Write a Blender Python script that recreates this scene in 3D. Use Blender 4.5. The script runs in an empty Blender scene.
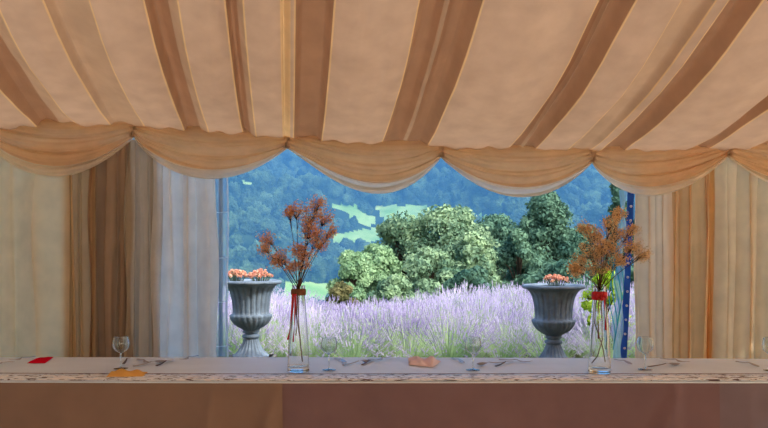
import bpy, math, random
import numpy as np
from mathutils import Vector, Matrix, noise
PI = math.pi
rnd = random.Random(7)
SC = bpy.context.scene
COL = SC.collection
F = 747.0; CX = 384.0; HY = 248.0; CAMZ = 1.35; TZ = 0.745

def P(px, py, Y):                       # a pixel at a depth -> a point of the place
    return Vector(((px-CX)/F*Y, Y, CAMZ-(py-HY)/F*Y))
def on_table(px, py):
    Y = F*(CAMZ-TZ)/(py-HY)
    return Vector(((px-CX)/F*Y, Y, TZ))
def lin(r, g, b):
    f = lambda c: (c/255/12.92) if c/255 <= .04045 else ((c/255+.055)/1.055)**2.4
    return (f(r), f(g), f(b), 1)

# ------------------------------------------------------------------ mesh building
class MB:
    def __init__(s): s.v = []; s.f = []
    def quad(s, a, b, c, d):
        n = len(s.v); s.v += [tuple(a), tuple(b), tuple(c), tuple(d)]; s.f.append((n, n+1, n+2, n+3))
    def tri(s, a, b, c):
        n = len(s.v); s.v += [tuple(a), tuple(b), tuple(c)]; s.f.append((n, n+1, n+2))
    def box(s, c, d, rz=0):
        n = len(s.v); cx, cy, cz = c; ca, sa = math.cos(rz), math.sin(rz)
        for k in (-1, 1):
            for i, j in ((-1, -1), (1, -1), (1, 1), (-1, 1)):
                x, y = i*d[0]/2, j*d[1]/2
                s.v.append((cx+x*ca-y*sa, cy+x*sa+y*ca, cz+k*d[2]/2))
        for f in ((3, 2, 1, 0), (4, 5, 6, 7), (0, 1, 5, 4), (1, 2, 6, 5), (2, 3, 7, 6), (3, 0, 4, 7)):
            s.f.append(tuple(n+i for i in f))
    def grid(s, fn, nu, nv, wrap=False):
        n = len(s.v)
        for j in range(nv+1):
            for i in range(nu if wrap else nu+1):
                s.v.append(tuple(fn(i/nu, j/nv)))
        w = nu if wrap else nu+1
        for j in range(nv):
            for i in range(nu):
                i2 = (i+1) % w
                s.f.append((n+j*w+i, n+j*w+i2, n+(j+1)*w+i2, n+(j+1)*w+i))
    def tube(s, pts, r, seg=6, cap=True):
        pts = [Vector(p) for p in pts]; n0 = len(s.v)
        for k, p in enumerate(pts):
            t = (pts[min(k+1, len(pts)-1)]-pts[max(k-1, 0)]).normalized()
            a = t.cross(Vector((0, 0, 1)))
            if a.length < .05: a = t.cross(Vector((1, 0, 0)))
            a.normalize(); b = t.cross(a)
            rr = r[k] if isinstance(r, (list, tuple)) else r
            for i in range(seg):
                q = 2*PI*i/seg
                s.v.append(tuple(p+a*math.cos(q)*rr+b*math.sin(q)*rr))
        for k in range(len(pts)-1):
            for i in range(seg):
                j = (i+1) % seg
                s.f.append((n0+k*seg+i, n0+k*seg+j, n0+(k+1)*seg+j, n0+(k+1)*seg+i))
        if cap:
            s.f.append(tuple(n0+i for i in range(seg))[::-1])
            s.f.append(tuple(n0+(len(pts)-1)*seg+i for i in range(seg)))
    def lathe(s, prof, c=(0, 0, 0), seg=48, mod=None):
        n0 = len(s.v); m = len(prof)
        for k, pr in enumerate(prof):
            for i in range(seg):
                q = 2*PI*i/seg; r = pr[0]
                if mod: r = mod(k, q, r)
                s.v.append((c[0]+r*math.cos(q), c[1]+r*math.sin(q), c[2]+pr[1]))
        for k in range(m-1):
            for i in range(seg):
                j = (i+1) % seg
                s.f.append((n0+k*seg+i, n0+k*seg+j, n0+(k+1)*seg+j, n0+(k+1)*seg+i))
    @staticmethod
    def crisp(prof):
        out = [prof[0]]
        for i in range(1, len(prof)-1):
            a, b, c = (Vector(prof[i-1]), Vector(prof[i]), Vector(prof[i+1]))
            if (b-a).length > 1e-6 and (c-b).length > 1e-6 and (b-a).angle(c-b) > .5:
                la, lc = (b-a).length, (c-b).length
                out += [tuple(b-(b-a)*min(.15, .0004/la)), tuple(b), tuple(b+(c-b)*min(.15, .0004/lc))]
            else: out.append(prof[i])
        return out+[prof[-1]]
    def octa(s, c, r, h):
        n = len(s.v); x, y, z = c
        s.v += [(x+r, y, z), (x, y+r, z), (x-r, y, z), (x, y-r, z), (x, y, z+h), (x, y, z-h)]
        for i in range(4):
            j = (i+1) % 4
            s.f.append((n+i, n+j, n+4)); s.f.append((n+j, n+i, n+5))
    def mesh(s, name, mat, smooth=True):
        me = bpy.data.meshes.new(name); me.from_pydata(s.v, [], s.f); me.update()
        for m in (mat if isinstance(mat, (list, tuple)) else [mat]): me.materials.append(m)
        if smooth: me.polygons.foreach_set('use_smooth', [True]*len(me.polygons))
        return me
    def build(s, name, mat, parent=None, smooth=True, loc=None):
        return link(name, s.mesh(name, mat, smooth), parent, loc)

def link(name, me, parent=None, loc=None):
    o = bpy.data.objects.new(name, me); COL.objects.link(o)
    if parent: o.parent = parent
    if loc is not None: o.location = loc
    return o
def tag(o, label=None, cat=None, group=None, kind=None):
    if label: o['label'] = label
    if cat: o['category'] = cat
    if group: o['group'] = group
    if kind: o['kind'] = kind
    return o
def thing(name, loc, label, cat, group=None, rz=0):
    o = bpy.data.objects.new(name, None); COL.objects.link(o)
    o.location = loc; o.rotation_euler = (0, 0, rz); o.empty_display_size = .1
    return tag(o, label, cat, group)
def solid(o, t, off=0):
    m = o.modifiers.new('thick', 'SOLIDIFY'); m.thickness = t; m.offset = off; return o
def children(o): return [c for c in bpy.data.objects if c.parent == o]

# ------------------------------------------------------------------ materials
def mat(name, col, rough=.7, metal=0, spec=.3, noise_amt=0, noise_scale=8, bump=0, bump_scale=40, col2=None, **kw):
    m = bpy.data.materials.new(name); m.use_nodes = True
    nt = m.node_tree; b = nt.nodes['Principled BSDF']
    b.inputs['Base Color'].default_value = col; b.inputs['Roughness'].default_value = rough
    b.inputs['Metallic'].default_value = metal; b.inputs['Specular IOR Level'].default_value = spec
    for k, v in kw.items(): b.inputs[k.replace('_', ' ')].default_value = v
    tc = nt.nodes.new('ShaderNodeTexCoord')
    if noise_amt or col2:
        n = nt.nodes.new('ShaderNodeTexNoise'); n.inputs['Scale'].default_value = noise_scale; n.inputs['Detail'].default_value = 5
        nt.links.new(tc.outputs['Object'], n.inputs['Vector'])
        r = nt.nodes.new('ShaderNodeValToRGB')
        c2 = col2 or tuple(c*(1-noise_amt) for c in col[:3])+(1,)
        r.color_ramp.elements[0].position = .41; r.color_ramp.elements[1].position = .64
        r.color_ramp.elements[0].color = c2; r.color_ramp.elements[1].color = col
        nt.links.new(n.outputs['Fac'], r.inputs['Fac']); nt.links.new(r.outputs['Color'], b.inputs['Base Color'])
    if bump:
        n2 = nt.nodes.new('ShaderNodeTexNoise'); n2.inputs['Scale'].default_value = bump_scale; n2.inputs['Detail'].default_value = 4
        nt.links.new(tc.outputs['Object'], n2.inputs['Vector'])
        bp = nt.nodes.new('ShaderNodeBump'); bp.inputs['Strength'].default_value = bump; bp.inputs['Distance'].default_value = .02
        nt.links.new(n2.outputs['Fac'], bp.inputs['Height']); nt.links.new(bp.outputs['Normal'], b.inputs['Normal'])
    return m
def cloth(name, col, trans, tcol=None, weave=.15, wscale=350):
    """woven cloth: part of the light bounces, part comes through"""
    m = bpy.data.materials.new(name); m.use_nodes = True; nt = m.node_tree
    nt.nodes.remove(nt.nodes['Principled BSDF'])
    out = nt.nodes['Material Output']
    d = nt.nodes.new('ShaderNodeBsdfDiffuse'); t = nt.nodes.new('ShaderNodeBsdfTranslucent'); mx = nt.nodes.new('ShaderNodeMixShader')
    tc = nt.nodes.new('ShaderNodeTexCoord'); n = nt.nodes.new('ShaderNodeTexNoise'); n.inputs['Scale'].default_value = 6; n.inputs['Detail'].default_value = 6
    nt.links.new(tc.outputs['Object'], n.inputs['Vector'])
    def tint(c):
        r = nt.nodes.new('ShaderNodeValToRGB')
        r.color_ramp.elements[0].position = .3; r.color_ramp.elements[1].position = .7
        r.color_ramp.elements[0].color = tuple(x*(1-weave) for x in c[:3])+(1,); r.color_ramp.elements[1].color = c
        nt.links.new(n.outputs['Fac'], r.inputs['Fac']); return r.outputs['Color']
    nt.links.new(tint(col), d.inputs['Color']); nt.links.new(tint(tcol or col), t.inputs['Color'])
    mx.inputs['Fac'].default_value = trans
    w = nt.nodes.new('ShaderNodeTexNoise'); w.inputs['Scale'].default_value = 25; w.inputs['Detail'].default_value = 5
    nt.links.new(tc.outputs['Object'], w.inputs['Vector'])
    bp = nt.nodes.new('ShaderNodeBump'); bp.inputs['Strength'].default_value = .12; bp.inputs['Distance'].default_value = .01
    nt.links.new(w.outputs['Fac'], bp.inputs['Height']); nt.links.new(bp.outputs['Normal'], d.inputs['Normal'])
    nt.links.new(d.outputs[0], mx.inputs[1]); nt.links.new(t.outputs[0], mx.inputs[2]); nt.links.new(mx.outputs[0], out.inputs['Surface'])
    return m
def leafmat(name, c1, c2, trans=.25, scale=1.5, attr=False, bump=0, bscale=1):
    m = bpy.data.materials.new(name); m.use_nodes = True; nt = m.node_tree
    nt.nodes.remove(nt.nodes['Principled BSDF']); out = nt.nodes['Material Output']
    d = nt.nodes.new('ShaderNodeBsdfDiffuse'); t = nt.nodes.new('ShaderNodeBsdfTranslucent'); mx = nt.nodes.new('ShaderNodeMixShader')
    tc = nt.nodes.new('ShaderNodeTexCoord'); n = nt.nodes.new('ShaderNodeTexNoise'); n.inputs['Scale'].default_value = scale; n.inputs['Detail'].default_value = 6
    geo = nt.nodes.new('ShaderNodeNewGeometry')
    nt.links.new(geo.outputs['Position'], n.inputs['Vector'])
    r = nt.nodes.new('ShaderNodeValToRGB'); r.color_ramp.elements[0].position = .35; r.color_ramp.elements[1].position = .65
    r.color_ramp.elements[0].color = c1; r.color_ramp.elements[1].color = c2
    nt.links.new(n.outputs['Fac'], r.inputs['Fac'])
    nt.links.new(r.outputs['Color'], d.inputs['Color']); nt.links.new(r.outputs['Color'], t.inputs['Color'])
    if bump:
        n2 = nt.nodes.new('ShaderNodeTexNoise'); n2.inputs['Scale'].default_value = bscale; n2.inputs['Detail'].default_value = 6
        nt.links.new(geo.outputs['Position'], n2.inputs['Vector'])
        bp = nt.nodes.new('ShaderNodeBump'); bp.inputs['Strength'].default_value = 1; bp.inputs['Distance'].default_value = bump
        nt.links.new(n2.outputs['Fac'], bp.inputs['Height']); nt.links.new(bp.outputs['Normal'], d.inputs['Normal'])
    mx.inputs['Fac'].default_value = trans
    nt.links.new(d.outputs[0], mx.inputs[1]); nt.links.new(t.outputs[0], mx.inputs[2]); nt.links.new(mx.outputs[0], out.inputs['Surface'])
    return m
def glassmat(name, col, ior=1.45, rough=0):
    """clear glass; light passes it as through a thin pane when it casts shadow"""
    m = bpy.data.materials.new(name); m.use_nodes = True; nt = m.node_tree
    b = nt.nodes['Principled BSDF']; b.inputs['Base Color'].default_value = col; b.inputs['Roughness'].default_value = rough
    b.inputs['IOR'].default_value = ior; b.inputs['Transmission Weight'].default_value = 1
    return m
def filmmat(name, col, opac, rough=.15):
    m = bpy.data.materials.new(name); m.use_nodes = True; nt = m.node_tree
    b = nt.nodes['Principled BSDF']; b.inputs['Base Color'].default_value = col; b.inputs['Roughness'].default_value = rough
    b.inputs['Alpha'].default_value = opac; b.inputs['Specular IOR Level'].default_value = .8
    tc = nt.nodes.new('ShaderNodeTexCoord'); n2 = nt.nodes.new('ShaderNodeTexNoise'); n2.inputs['Scale'].default_value = 14
    nt.links.new(tc.outputs['Object'], n2.inputs['Vector'])
    bp = nt.nodes.new('ShaderNodeBump'); bp.inputs['Strength'].default_value = .4; bp.inputs['Distance'].default_value = .02
    nt.links.new(n2.outputs['Fac'], bp.inputs['Height']); nt.links.new(bp.outputs['Normal'], b.inputs['Normal'])
    return m

M = {}
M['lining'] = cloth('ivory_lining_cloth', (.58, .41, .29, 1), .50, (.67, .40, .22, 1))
M['pocket'] = cloth('shaded_lining_cloth', (.50, .32, .20, 1), .27, (.62, .29, .13, 1))  # lining cloth with the dimness of the fold recesses painted into its colour
M['pocket2'] = cloth('half_shaded_lining_cloth', (.56, .40, .28, 1), .38, (.70, .40, .20, 1))  # lighter step of the same painted fold shade
M['swag'] = cloth('ivory_swag_cloth', (.86, .60, .37, 1), .32, (1, .60, .28, 1))
M['swag_hem'] = cloth('ivory_hem_cloth', (.98, .85, .68, 1), .55, (1, .86, .66, 1))
M['cream'] = cloth('cream_curtain_cloth', (.93, .73, .46, 1), .55, (1, .72, .38, 1))
M['pale'] = cloth('pale_curtain_cloth', (.95, .88, .78, 1), .68, (1, .93, .82, 1))
M['peach'] = cloth('peach_curtain_cloth', (.97, .76, .54, 1), .6, (1, .74, .44, 1))
M['brown'] = cloth('tan_curtain_cloth', (.42, .26, .15, 1), .22, (.52, .30, .14, 1))
M['gold2'] = cloth('honey_curtain_cloth', (.55, .38, .21, 1), .30, (.66, .44, .22, 1))
M['tanc'] = cloth('taupe_curtain_cloth', (.52, .42, .30, 1), .32, (.62, .48, .32, 1))
M['gold'] = cloth('gold_curtain_cloth', (.82, .52, .26, 1), .5, (.98, .56, .22, 1))
M['wall'] = cloth('side_wall_cloth', (.80, .70, .55, 1), .72, (.99, .86, .66, 1))
M['topcloth'] = mat('white_table_cloth', (.74, .87, 1.0, 1), .40, spec=.9, noise_amt=.06, noise_scale=5, bump=.1, bump_scale=60)
M['drop'] = cloth('tan_shaded_drop_cloth', (.285, .18, .185, 1), .05, weave=.12)  # front drops of the white cloth, dim warm shade painted into the colour
M['drop_l'] = cloth('honey_shaded_drop_cloth', (.33, .22, .165, 1), .05, weave=.12)
M['drop_r'] = cloth('grey_shaded_drop_cloth', (.28, .215, .24, 1), .05, weave=.12)
M['floor'] = mat('matting', lin(120, 105, 85), .9, noise_amt=.3, noise_scale=30, bump=.3, bump_scale=200)
M['grass'] = leafmat('meadow_grass', lin(150, 205, 95), lin(200, 235, 140), 0, .08)
M['soil'] = mat('garden_ground', lin(95, 90, 60), .95, col2=lin(70, 85, 45), noise_scale=4, bump=.5, bump_scale=30)
M['wood'] = mat('plywood', lin(150, 115, 75), .6, noise_amt=.3, noise_scale=12)
M['steel'] = mat('cutlery_steel', (.42, .40, .41, 1), .36, 1)
M['steel_grey'] = mat('folding_leg_steel', (.25, .25, .27, 1), .5, .8)
M['dark_handle'] = mat('dark_handle', lin(70, 40, 35), .4, spec=.5)
M['red'] = cloth('red_napkin_cloth', lin(215, 25, 50), .05)
M['yellow'] = cloth('yellow_napkin_cloth', lin(235, 185, 105), .05)
M['salmon'] = cloth('salmon_napkin_cloth', lin(250, 232, 242), .1)
M['ribbon'] = mat('red_ribbon', lin(190, 30, 35), .45)
M['twine'] = mat('brown_twine', lin(120, 75, 50), .8)
M['stem'] = mat('dry_stem', lin(85, 55, 40), .8, noise_amt=.3, noise_scale=60)
M['greenstem'] = mat('green_stem', lin(70, 95, 60), .7)
M['rust'] = leafmat('rust_florets', lin(222, 160, 105), lin(245, 200, 150), .4, 30)
M['tan'] = leafmat('tan_florets', lin(215, 180, 130), lin(250, 220, 170), .4, 30)
M['glass'] = glassmat('clear_glass', (.97, 1, 1, 1))
M['wineglass'] = glassmat('wine_glass_crystal', (.84, .91, .94, 1), 1.55)
M['lead'] = mat('grey_green_urn', lin(126, 144, 160), .62, noise_amt=.35, noise_scale=9, bump=.35, bump_scale=60)
M['stone'] = mat('stone_block', lin(130, 130, 120), .9, noise_amt=.3, bump=.4)
M['petal'] = leafmat('faded_pink_petals', lin(225, 140, 115), lin(250, 220, 190), .3, 25)
M['urnsoil'] = mat('urn_soil', lin(60, 45, 35), .95)
M['pole'] = mat('dark_blue_pole', lin(45, 60, 85), .45, .3)
M['blue'] = mat('blue_webbing', lin(35, 105, 225), .6, noise_amt=.2)
M['white'] = mat('white_eyelet', lin(235, 238, 245), .4)
def filmmat2(name, col, opac):
    m = bpy.data.materials.new(name); m.use_nodes = True; nt = m.node_tree; nt.nodes.remove(nt.nodes['Principled BSDF'])
    tr = nt.nodes.new('ShaderNodeBsdfTransparent'); tl = nt.nodes.new('ShaderNodeBsdfTranslucent'); gl = nt.nodes.new('ShaderNodeBsdfGlossy')
    tr.inputs['Color'].default_value = (.93, .98, 1, 1); tl.inputs['Color'].default_value = col; gl.inputs['Roughness'].default_value = .15
    a = nt.nodes.new('ShaderNodeMixShader'); b = nt.nodes.new('ShaderNodeMixShader'); a.inputs[0].default_value = .12; b.inputs[0].default_value = opac
    nt.links.new(tl.outputs[0], a.inputs[1]); nt.links.new(gl.outputs[0], a.inputs[2]); nt.links.new(tr.outputs[0], b.inputs[1]); nt.links.new(a.outputs[0], b.inputs[2])
    nt.links.new(b.outputs[0], nt.nodes['Material Output'].inputs['Surface']); return m
M['film'] = filmmat2('clear_window_film', (.80, .92, 1, 1), .42)
M['film2'] = filmmat2('bunched_window_film', (.60, .86, 1, 1), .6)
M['weld'] = filmmat2('film_weld', (.9, .96, 1, 1), .85)
M['rope'] = mat('turquoise_rope', lin(60, 175, 205), .7)
M['lav'] = leafmat('lavender_flowers', lin(150, 138, 190), lin(228, 220, 242), .3, 1.6)
M['lavleaf'] = leafmat('lavender_stems', lin(135, 170, 120), lin(205, 225, 175), .35, 2)
M['leaf_dark'] = leafmat('dark_leaves', lin(62, 98, 88), lin(110, 145, 120), .3, .8)
M['leaf_mid'] = leafmat('mid_leaves', lin(88, 122, 100), lin(158, 186, 146), .3, .8)
M['leaf_light'] = leafmat('light_leaves', lin(100, 140, 105), lin(160, 192, 148), .3, .8)
M['leaf_lime'] = leafmat('lime_leaves', lin(130, 170, 40), lin(190, 215, 80), .35, 3)
M['leaf_rust'] = leafmat('brownish_leaves', lin(90, 95, 65), lin(135, 130, 90), .3, 2)
M['bark'] = mat('bark', lin(75, 62, 50), .9, noise_amt=.4, noise_scale=5)
M['forest'] = leafmat('forest_crowns', lin(34, 68, 46), lin(140, 175, 120), .1, .07, bump=3, bscale=.9)
M['roof'] = mat('grey_barn_roof', lin(170, 175, 180), .7); M['barnwall'] = mat('barn_wall', lin(150, 140, 125), .8)

# ------------------------------------------------------------------ the tent frame (turned 7 degrees from the camera)
PHI = math.radians(7.2); CP, SP = math.cos(PHI), math.sin(PHI); Y0 = 5.7
def T(s, t, z):                         # s along the open wall, t inward from it
    return Vector((s*CP + t*SP, Y0 + s*SP - t*CP, z))
def ws(px):
    k = (px-CX)/F; return Y0*k/(CP-k*SP)
def wz(px, py):
    s = ws(px); return CAMZ-(py-HY)/F*(Y0+s*SP)

# ---- ceiling lining
tk = [0, .3, .66, 1.0, 1.28, 1.65, 2.2, 3.0, 4.2, 5.2, 8, 10.4]
zk = [2.17, 2.21, 2.29, 2.38, 2.49, 2.68, 2.95, 3.35, 3.95, 4.3, 3.3, 2.2]
def zbase(t):
    return float(np.interp(t, tk, zk))
eave_px = [-400, 0, 60, 135, 287, 440, 590, 725, 800, 1200]
eave_z = [2.2, 2.2, 2.24, 2.245, 2.17, 2.13, 2.115, 2.15, 2.2, 2.2]
def eave_off(s):
    return float(np.interp(s, [ws(p) for p in eave_px], eave_z))-2.17
# pockets between the panels (eave px left, right, depth, has a middle fold, sharp side)
pockets = [(-250, -225, .15, 1), (-165, -135, .12, 1), (-90, -62, .14, 0), (-30, -8, .12, 0), (40, 77, .15, 0), (113, 145, .07, 0), (186, 209, .14, 0),
           (244, 256, .12, 0), (284, 289, .03, 0), (294, 321, .12, 0), (382, 426, .15, 1), (508, 533, .15, 1), (566, 588, .05, 0), (598, 621, .14, 0),
           (688, 705, .10, 0), (752, 775, .12, 1), (835, 860, .12, 0), (930, 960, .14, 1), (1030, 1060, .12, 1)]
pk = [(ws(a), ws(b), d, m) for a, b, d, m in pockets]
def pleat(s):
    for a, b, d, m in pk:
        if a <= s <= b:
            q = (s-a)/(b-a)
            h = d*min(1, 6*q if a > -.8 else 3*q, 6*(1-q) if b < .5 or m else 5*(1-q))
            if a < -.75 and not m: h = d*min(1, 9*q, 1.4*(1-q)+.0)      # left: sharp at the left lip, easing to the right
            if m: h -= .55*d*max(0, 1-abs(q-.5)/.16)
            return h, True
    # broad panels sag between pockets
    lo = max([b for a, b, d, m in pk if b <= s] or [-5.5]); hi = min([a for a, b, d, m in pk if a >= s] or [5.5])
    w = hi-lo; q = (s-lo)/max(w, 1e-4)
    return -.05*min(1, w/.5)*max(0, math.sin(PI*min(1, max(0, q))))**.7, False
s_samples = set()
for a, b, d, m in pk:
    for q in (0, .0001, .08, .11, .17, .25, .34, .42, .5, .58, .66, .75, .83, .9, .95, .9999, 1): s_samples.add(round(a+(b-a)*q, 5))
xs_ = sorted([pk[0][0]-1.0, *[a for a, b, d, m in pk], *[b for a, b, d, m in pk], pk[-1][1]+1])
s = -4.9
while s < 4.9:
    s_samples.add(round(s, 5)); s += .03
s_samples = sorted(x for x in s_samples if -4.9 <= x <= 4.9)
t_samples = [0, .015, .03, .06, .1, .16, .24, .34, .45, .57, .7, .84, 1.0, 1.15, 1.3, 1.45, 1.6, 1.8, 2, 2.3, 2.6, 3, 3.5, 4, 4.6, 5.2, 6, 7, 8, 9.2, 10.4]
SL = []
def ceil_pt(s, t, up=0):
    h, inp = pleat(s)
    fade = min(1, .18+t*.95)
    wob = .03*noise.noise((s*4+t*.7, t*.7, 3))+.014*noise.noise((s*13+t*1.5, t*1.1, 9))
    gather = (.018*abs(math.sin(s*13+1.3*math.sin(s*5))) + .010*math.sin(s*37))*max(0, 1-t/.22)
    z = zbase(t)+eave_off(s)*max(0, 1-t/2.2) + h*fade + wob*min(1, t*2.5) - gather - (.02 if t < .03 else 0)*(1-t/.03) + up
    return T(s, t+.0, z)
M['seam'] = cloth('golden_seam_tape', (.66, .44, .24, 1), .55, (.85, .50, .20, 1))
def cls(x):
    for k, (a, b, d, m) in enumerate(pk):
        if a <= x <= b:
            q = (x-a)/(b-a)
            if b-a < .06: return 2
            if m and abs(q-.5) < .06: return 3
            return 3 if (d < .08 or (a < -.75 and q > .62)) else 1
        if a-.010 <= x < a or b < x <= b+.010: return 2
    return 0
for a, b, d, m in pk:
    for e in (a-.010, b+.010): s_samples.append(round(e, 5))
s_samples = sorted(set(x for x in s_samples if -4.9 <= x <= 4.9))
mb = MB(); w = len(s_samples)
for t in t_samples:
    for s in s_samples: mb.v.append(tuple(ceil_pt(s, t)))
mi = []
for j in range(len(t_samples)-1):
    for i in range(w-1):
        mb.f.append((j*w+i, j*w+i+1, (j+1)*w+i+1, (j+1)*w+i))
        mi.append(cls((s_samples[i]+s_samples[i+1])/2))
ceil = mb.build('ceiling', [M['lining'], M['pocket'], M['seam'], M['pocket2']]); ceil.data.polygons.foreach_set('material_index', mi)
tag(ceil, 'gathered ivory lining of the tent roof', None, None, 'structure')

M['canvas'] = cloth('white_roof_canvas', (.85, .85, .85, 1), .75, (.97, .95, .92, 1), weave=.03)
mb = MB()
rk = lambda t: float(np.interp(t, [-.25, 5.2, 10.7], [2.42, 4.75, 2.42]))
mb.grid(lambda u, v: T(-5.1+10.2*u, -.25+10.95*v, rk(-.25+10.95*v)), 12, 12)
tag(mb.build('roof', M['canvas'], smooth=False), kind='structure')
# ---- side and rear walls, floor
def sheet(name, pts0, pts1, z0, z1, n, m, kind='structure'):
    mb = MB()
    def fn(u, v):
        a = Vector(pts0).lerp(Vector(pts1), u); nrm = Vector((-(pts1[1]-pts0[1]), pts1[0]-pts0[0])).normalized()
        a = a+nrm*.03*math.sin(u*n)
        zt = z1(u) if callable(z1) else z1
        p = T(a.x, a.y, z0+(zt-z0)*v); return p
    mb.grid(fn, 160, 4); o = mb.build(name, m); o['kind'] = kind; return o
tops = lambda u: zbase(u*10.4)+.03
sheet('wall_left', (-4.9, 0.05), (-4.9, 10.4), .0, tops, 130, M['wall'])
sheet('wall_right', (4.9, 0.05), (4.9, 10.4), .0, tops, 130, M['wall'])
sheet('wall_back', (-4.9, 10.4), (4.9, 10.4), .0, 2.25, 130, M['wall'])
mb = MB(); mb.grid(lambda u, v: T(-4.95+9.9*u, 10.45-10.5*v, 0), 4, 4); mb.grid(lambda u, v: T(-4.95+9.9*u, 10.45-10.5*v, -.04), 4, 4)
o = mb.build('floor', M['floor'], smooth=False); o['kind'] = 'structure'

# ---- swags of the valance
joints = [(-20, 126), (135, 134), (287, 145), (440, 154), (590, 159), (725, 153), (868, 150)]
bottoms = [173, 175, 189, 193, 191, 188]
skew = [.48, .46, .56, .50, .42, .5]
sw_lab = ['honey-coloured fabric swag at the far left above the cream curtain',
          'honey-coloured fabric swag above the tan and pale curtains, ending at the window opening',
          'cream swag with white hem over the left half of the open view, left of centre',
          'cream swag with white hem over the right half of the open view, above the conifer',
          'honey-coloured swag half over the view, half over the peach curtain',
          'honey-coloured swag cut by the right edge of the picture']
for k in range(6):
    (xa, ya), (xb, yb) = joints[k], joints[k+1]
    sa, sb = ws(xa), ws(xb); za, zb = wz(xa, ya), wz(xb, yb)
    zm = wz((xa+xb)/2, bottoms[k]); dep = (za+zb)/2-zm
    sk = skew[k]; ph = k*1.7
    root = thing('swag_valance', T((sa+sb)/2, .04, min(za, zb)), sw_lab[k], 'swag', 'fabric swags along the top of the open wall')
    inv = root.location
    def sw(u, v, inv=inv, sa=sa, sb=sb, za=za, zb=zb, dep=dep, sk=sk, ph=ph):
        uu = u**(math.log(.5)/math.log(sk))
        par = 4*uu*(1-uu)
        top = .10*(1-v)**2*(1-.2*par)
        z = za+(zb-za)*u - .035*v + top - par*dep*(.02+.98*v**1.15)
        fo = math.sin(PI*u)**.55
        f = math.sin(2*PI*(3.0*v**1.25+.25*math.sin(2.2*u+ph))+ph)
        f = abs(math.sin(PI*(3.6*v**1.3+.35*(u-.5)*math.sin(ph*2)+.18*math.sin(3*u+ph))+ph))
        fold = .05*(f**.6-.5)*fo*(.4+.6*v)
        f2 = .006*math.sin(2*PI*11*v+ph*3+3*u)*fo
        g = (1-fo)*.010*math.sin(2*PI*5*v)
        z += .006*fo*math.cos(2*PI*3.6*v**1.3)
        tt = .045+.05*par*v**1.5+fold+f2+g
        return T(sa+(sb-sa)*u, tt, z)-inv
    mb = MB(); mb.grid(lambda u, v: sw(u, v*.80), 64, 60)
    mb.build('drape', M['swag'], root)
    mb = MB(); mb.grid(lambda u, v: sw(u, .80+.20*v), 64, 18)
    h = mb.build('hem', M['swag_hem'], root); h['label'] = 'whiter sheer hem'
    # gathering stitch at the joint
    mb = MB(); c = T(sa, .075, za+.0)-inv
    for q in range(5):
        a = (q-2)*.010
        mb.tube([c+Vector((a, 0, .045)), c+Vector((a*.4, -.008, .012)), c+Vector((a*1.2, 0, -.03))], [.006, .0045, .006], 6)
    mb.build('gather', M['swag'], root)

# ---- curtains of the open wall
def curtain(lab, x0, x1, ytop, m, amp, nf, t0, seed, group=None, wav=.0, ymax=None):
    s0, s1 = ws(x0), ws(x1); zt = wz((x0+x1)/2 if 0 < x0 < 700 else 384, ytop)
    rr = random.Random(seed); phs = [rr.random()*6.28 for _ in range(6)]
    root = T((s0+s1)/2, t0, 0)
    def fn(u, v):
        z = .015+(zt-.015)*v
        a = nf*2*PI*(u+.035*math.sin(u*9+phs[0])+.03*math.sin(u*17+phs[1])+min(1, 3/nf)*(.026*math.sin(z*1.9+phs[5]+4*u)+.010*math.sin(z*4.3+phs[1]+9*u)))
        dd = amp*(math.sin(a+phs[2]) + .45*math.sin(2.1*a+phs[3]) )*(.75+.35*math.sin(z*1.3+3*u+phs[4]))*(1 if v < .9 else .7)
        edge = wav*math.sin(z*5.2+phs[0])*(1 if u > .5 else -1)*(abs(u-.5)*2)**4
        fl = 1+.03*(1-v)
        L = (s1-s0)/nf
        sx = .10*L*math.sin(2*(a+phs[2])+.8*math.sin(z*1.1+phs[1]))*(1+.5*math.sin(3*u*nf+phs[4]))*min(1, 12*u, 12*(1-u))
        return T((s0+s1)/2+(s1-s0)*(u-.5)*fl+edge+sx, t0+dd, z)-root
    mb = MB(); mb.grid(fn, max(90, int((s1-s0)*220)), 30)
    o = mb.build('curtain', m, loc=root); tag(o, lab, 'curtain', group); return o
curtain('cream curtain hanging at the left edge of the picture', -420, 72, 150, M['cream'], .045, 13, .015, 1)
curtain('golden tan curtain just right of the cream curtain at the left edge', 64, 96, 140, M['gold2'], .024, 2.5, .01, 12)
curtain('dark brown gathered curtain falling from the first swag joint', 90, 132, 140, M['brown'], .028, 3, .0, 2, wav=.01)
curtain('greyish tan curtain between the dark brown one and the pale one', 126, 160, 140, M['tanc'], .026, 2.7, .01, 22, wav=.012)
curtain('pale whitish curtain at the left side of the open view', 153, 217, 160, M['pale'], .035, 3.4, .03, 3, wav=.012)
curtain('peach curtain with crinkled edge beside the blue strap', 633, 672, 160, M['peach'], .02, 2.3, .02, 4, wav=.01)
curtain('golden tan curtain between the peach and the cream one on the right', 667, 714, 150, M['gold'], .028, 3.2, .0, 5)
curtain('cream curtain at the right edge of the picture', 708, 1290, 148, M['cream'], .04, 17, .02, 6)

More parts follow.
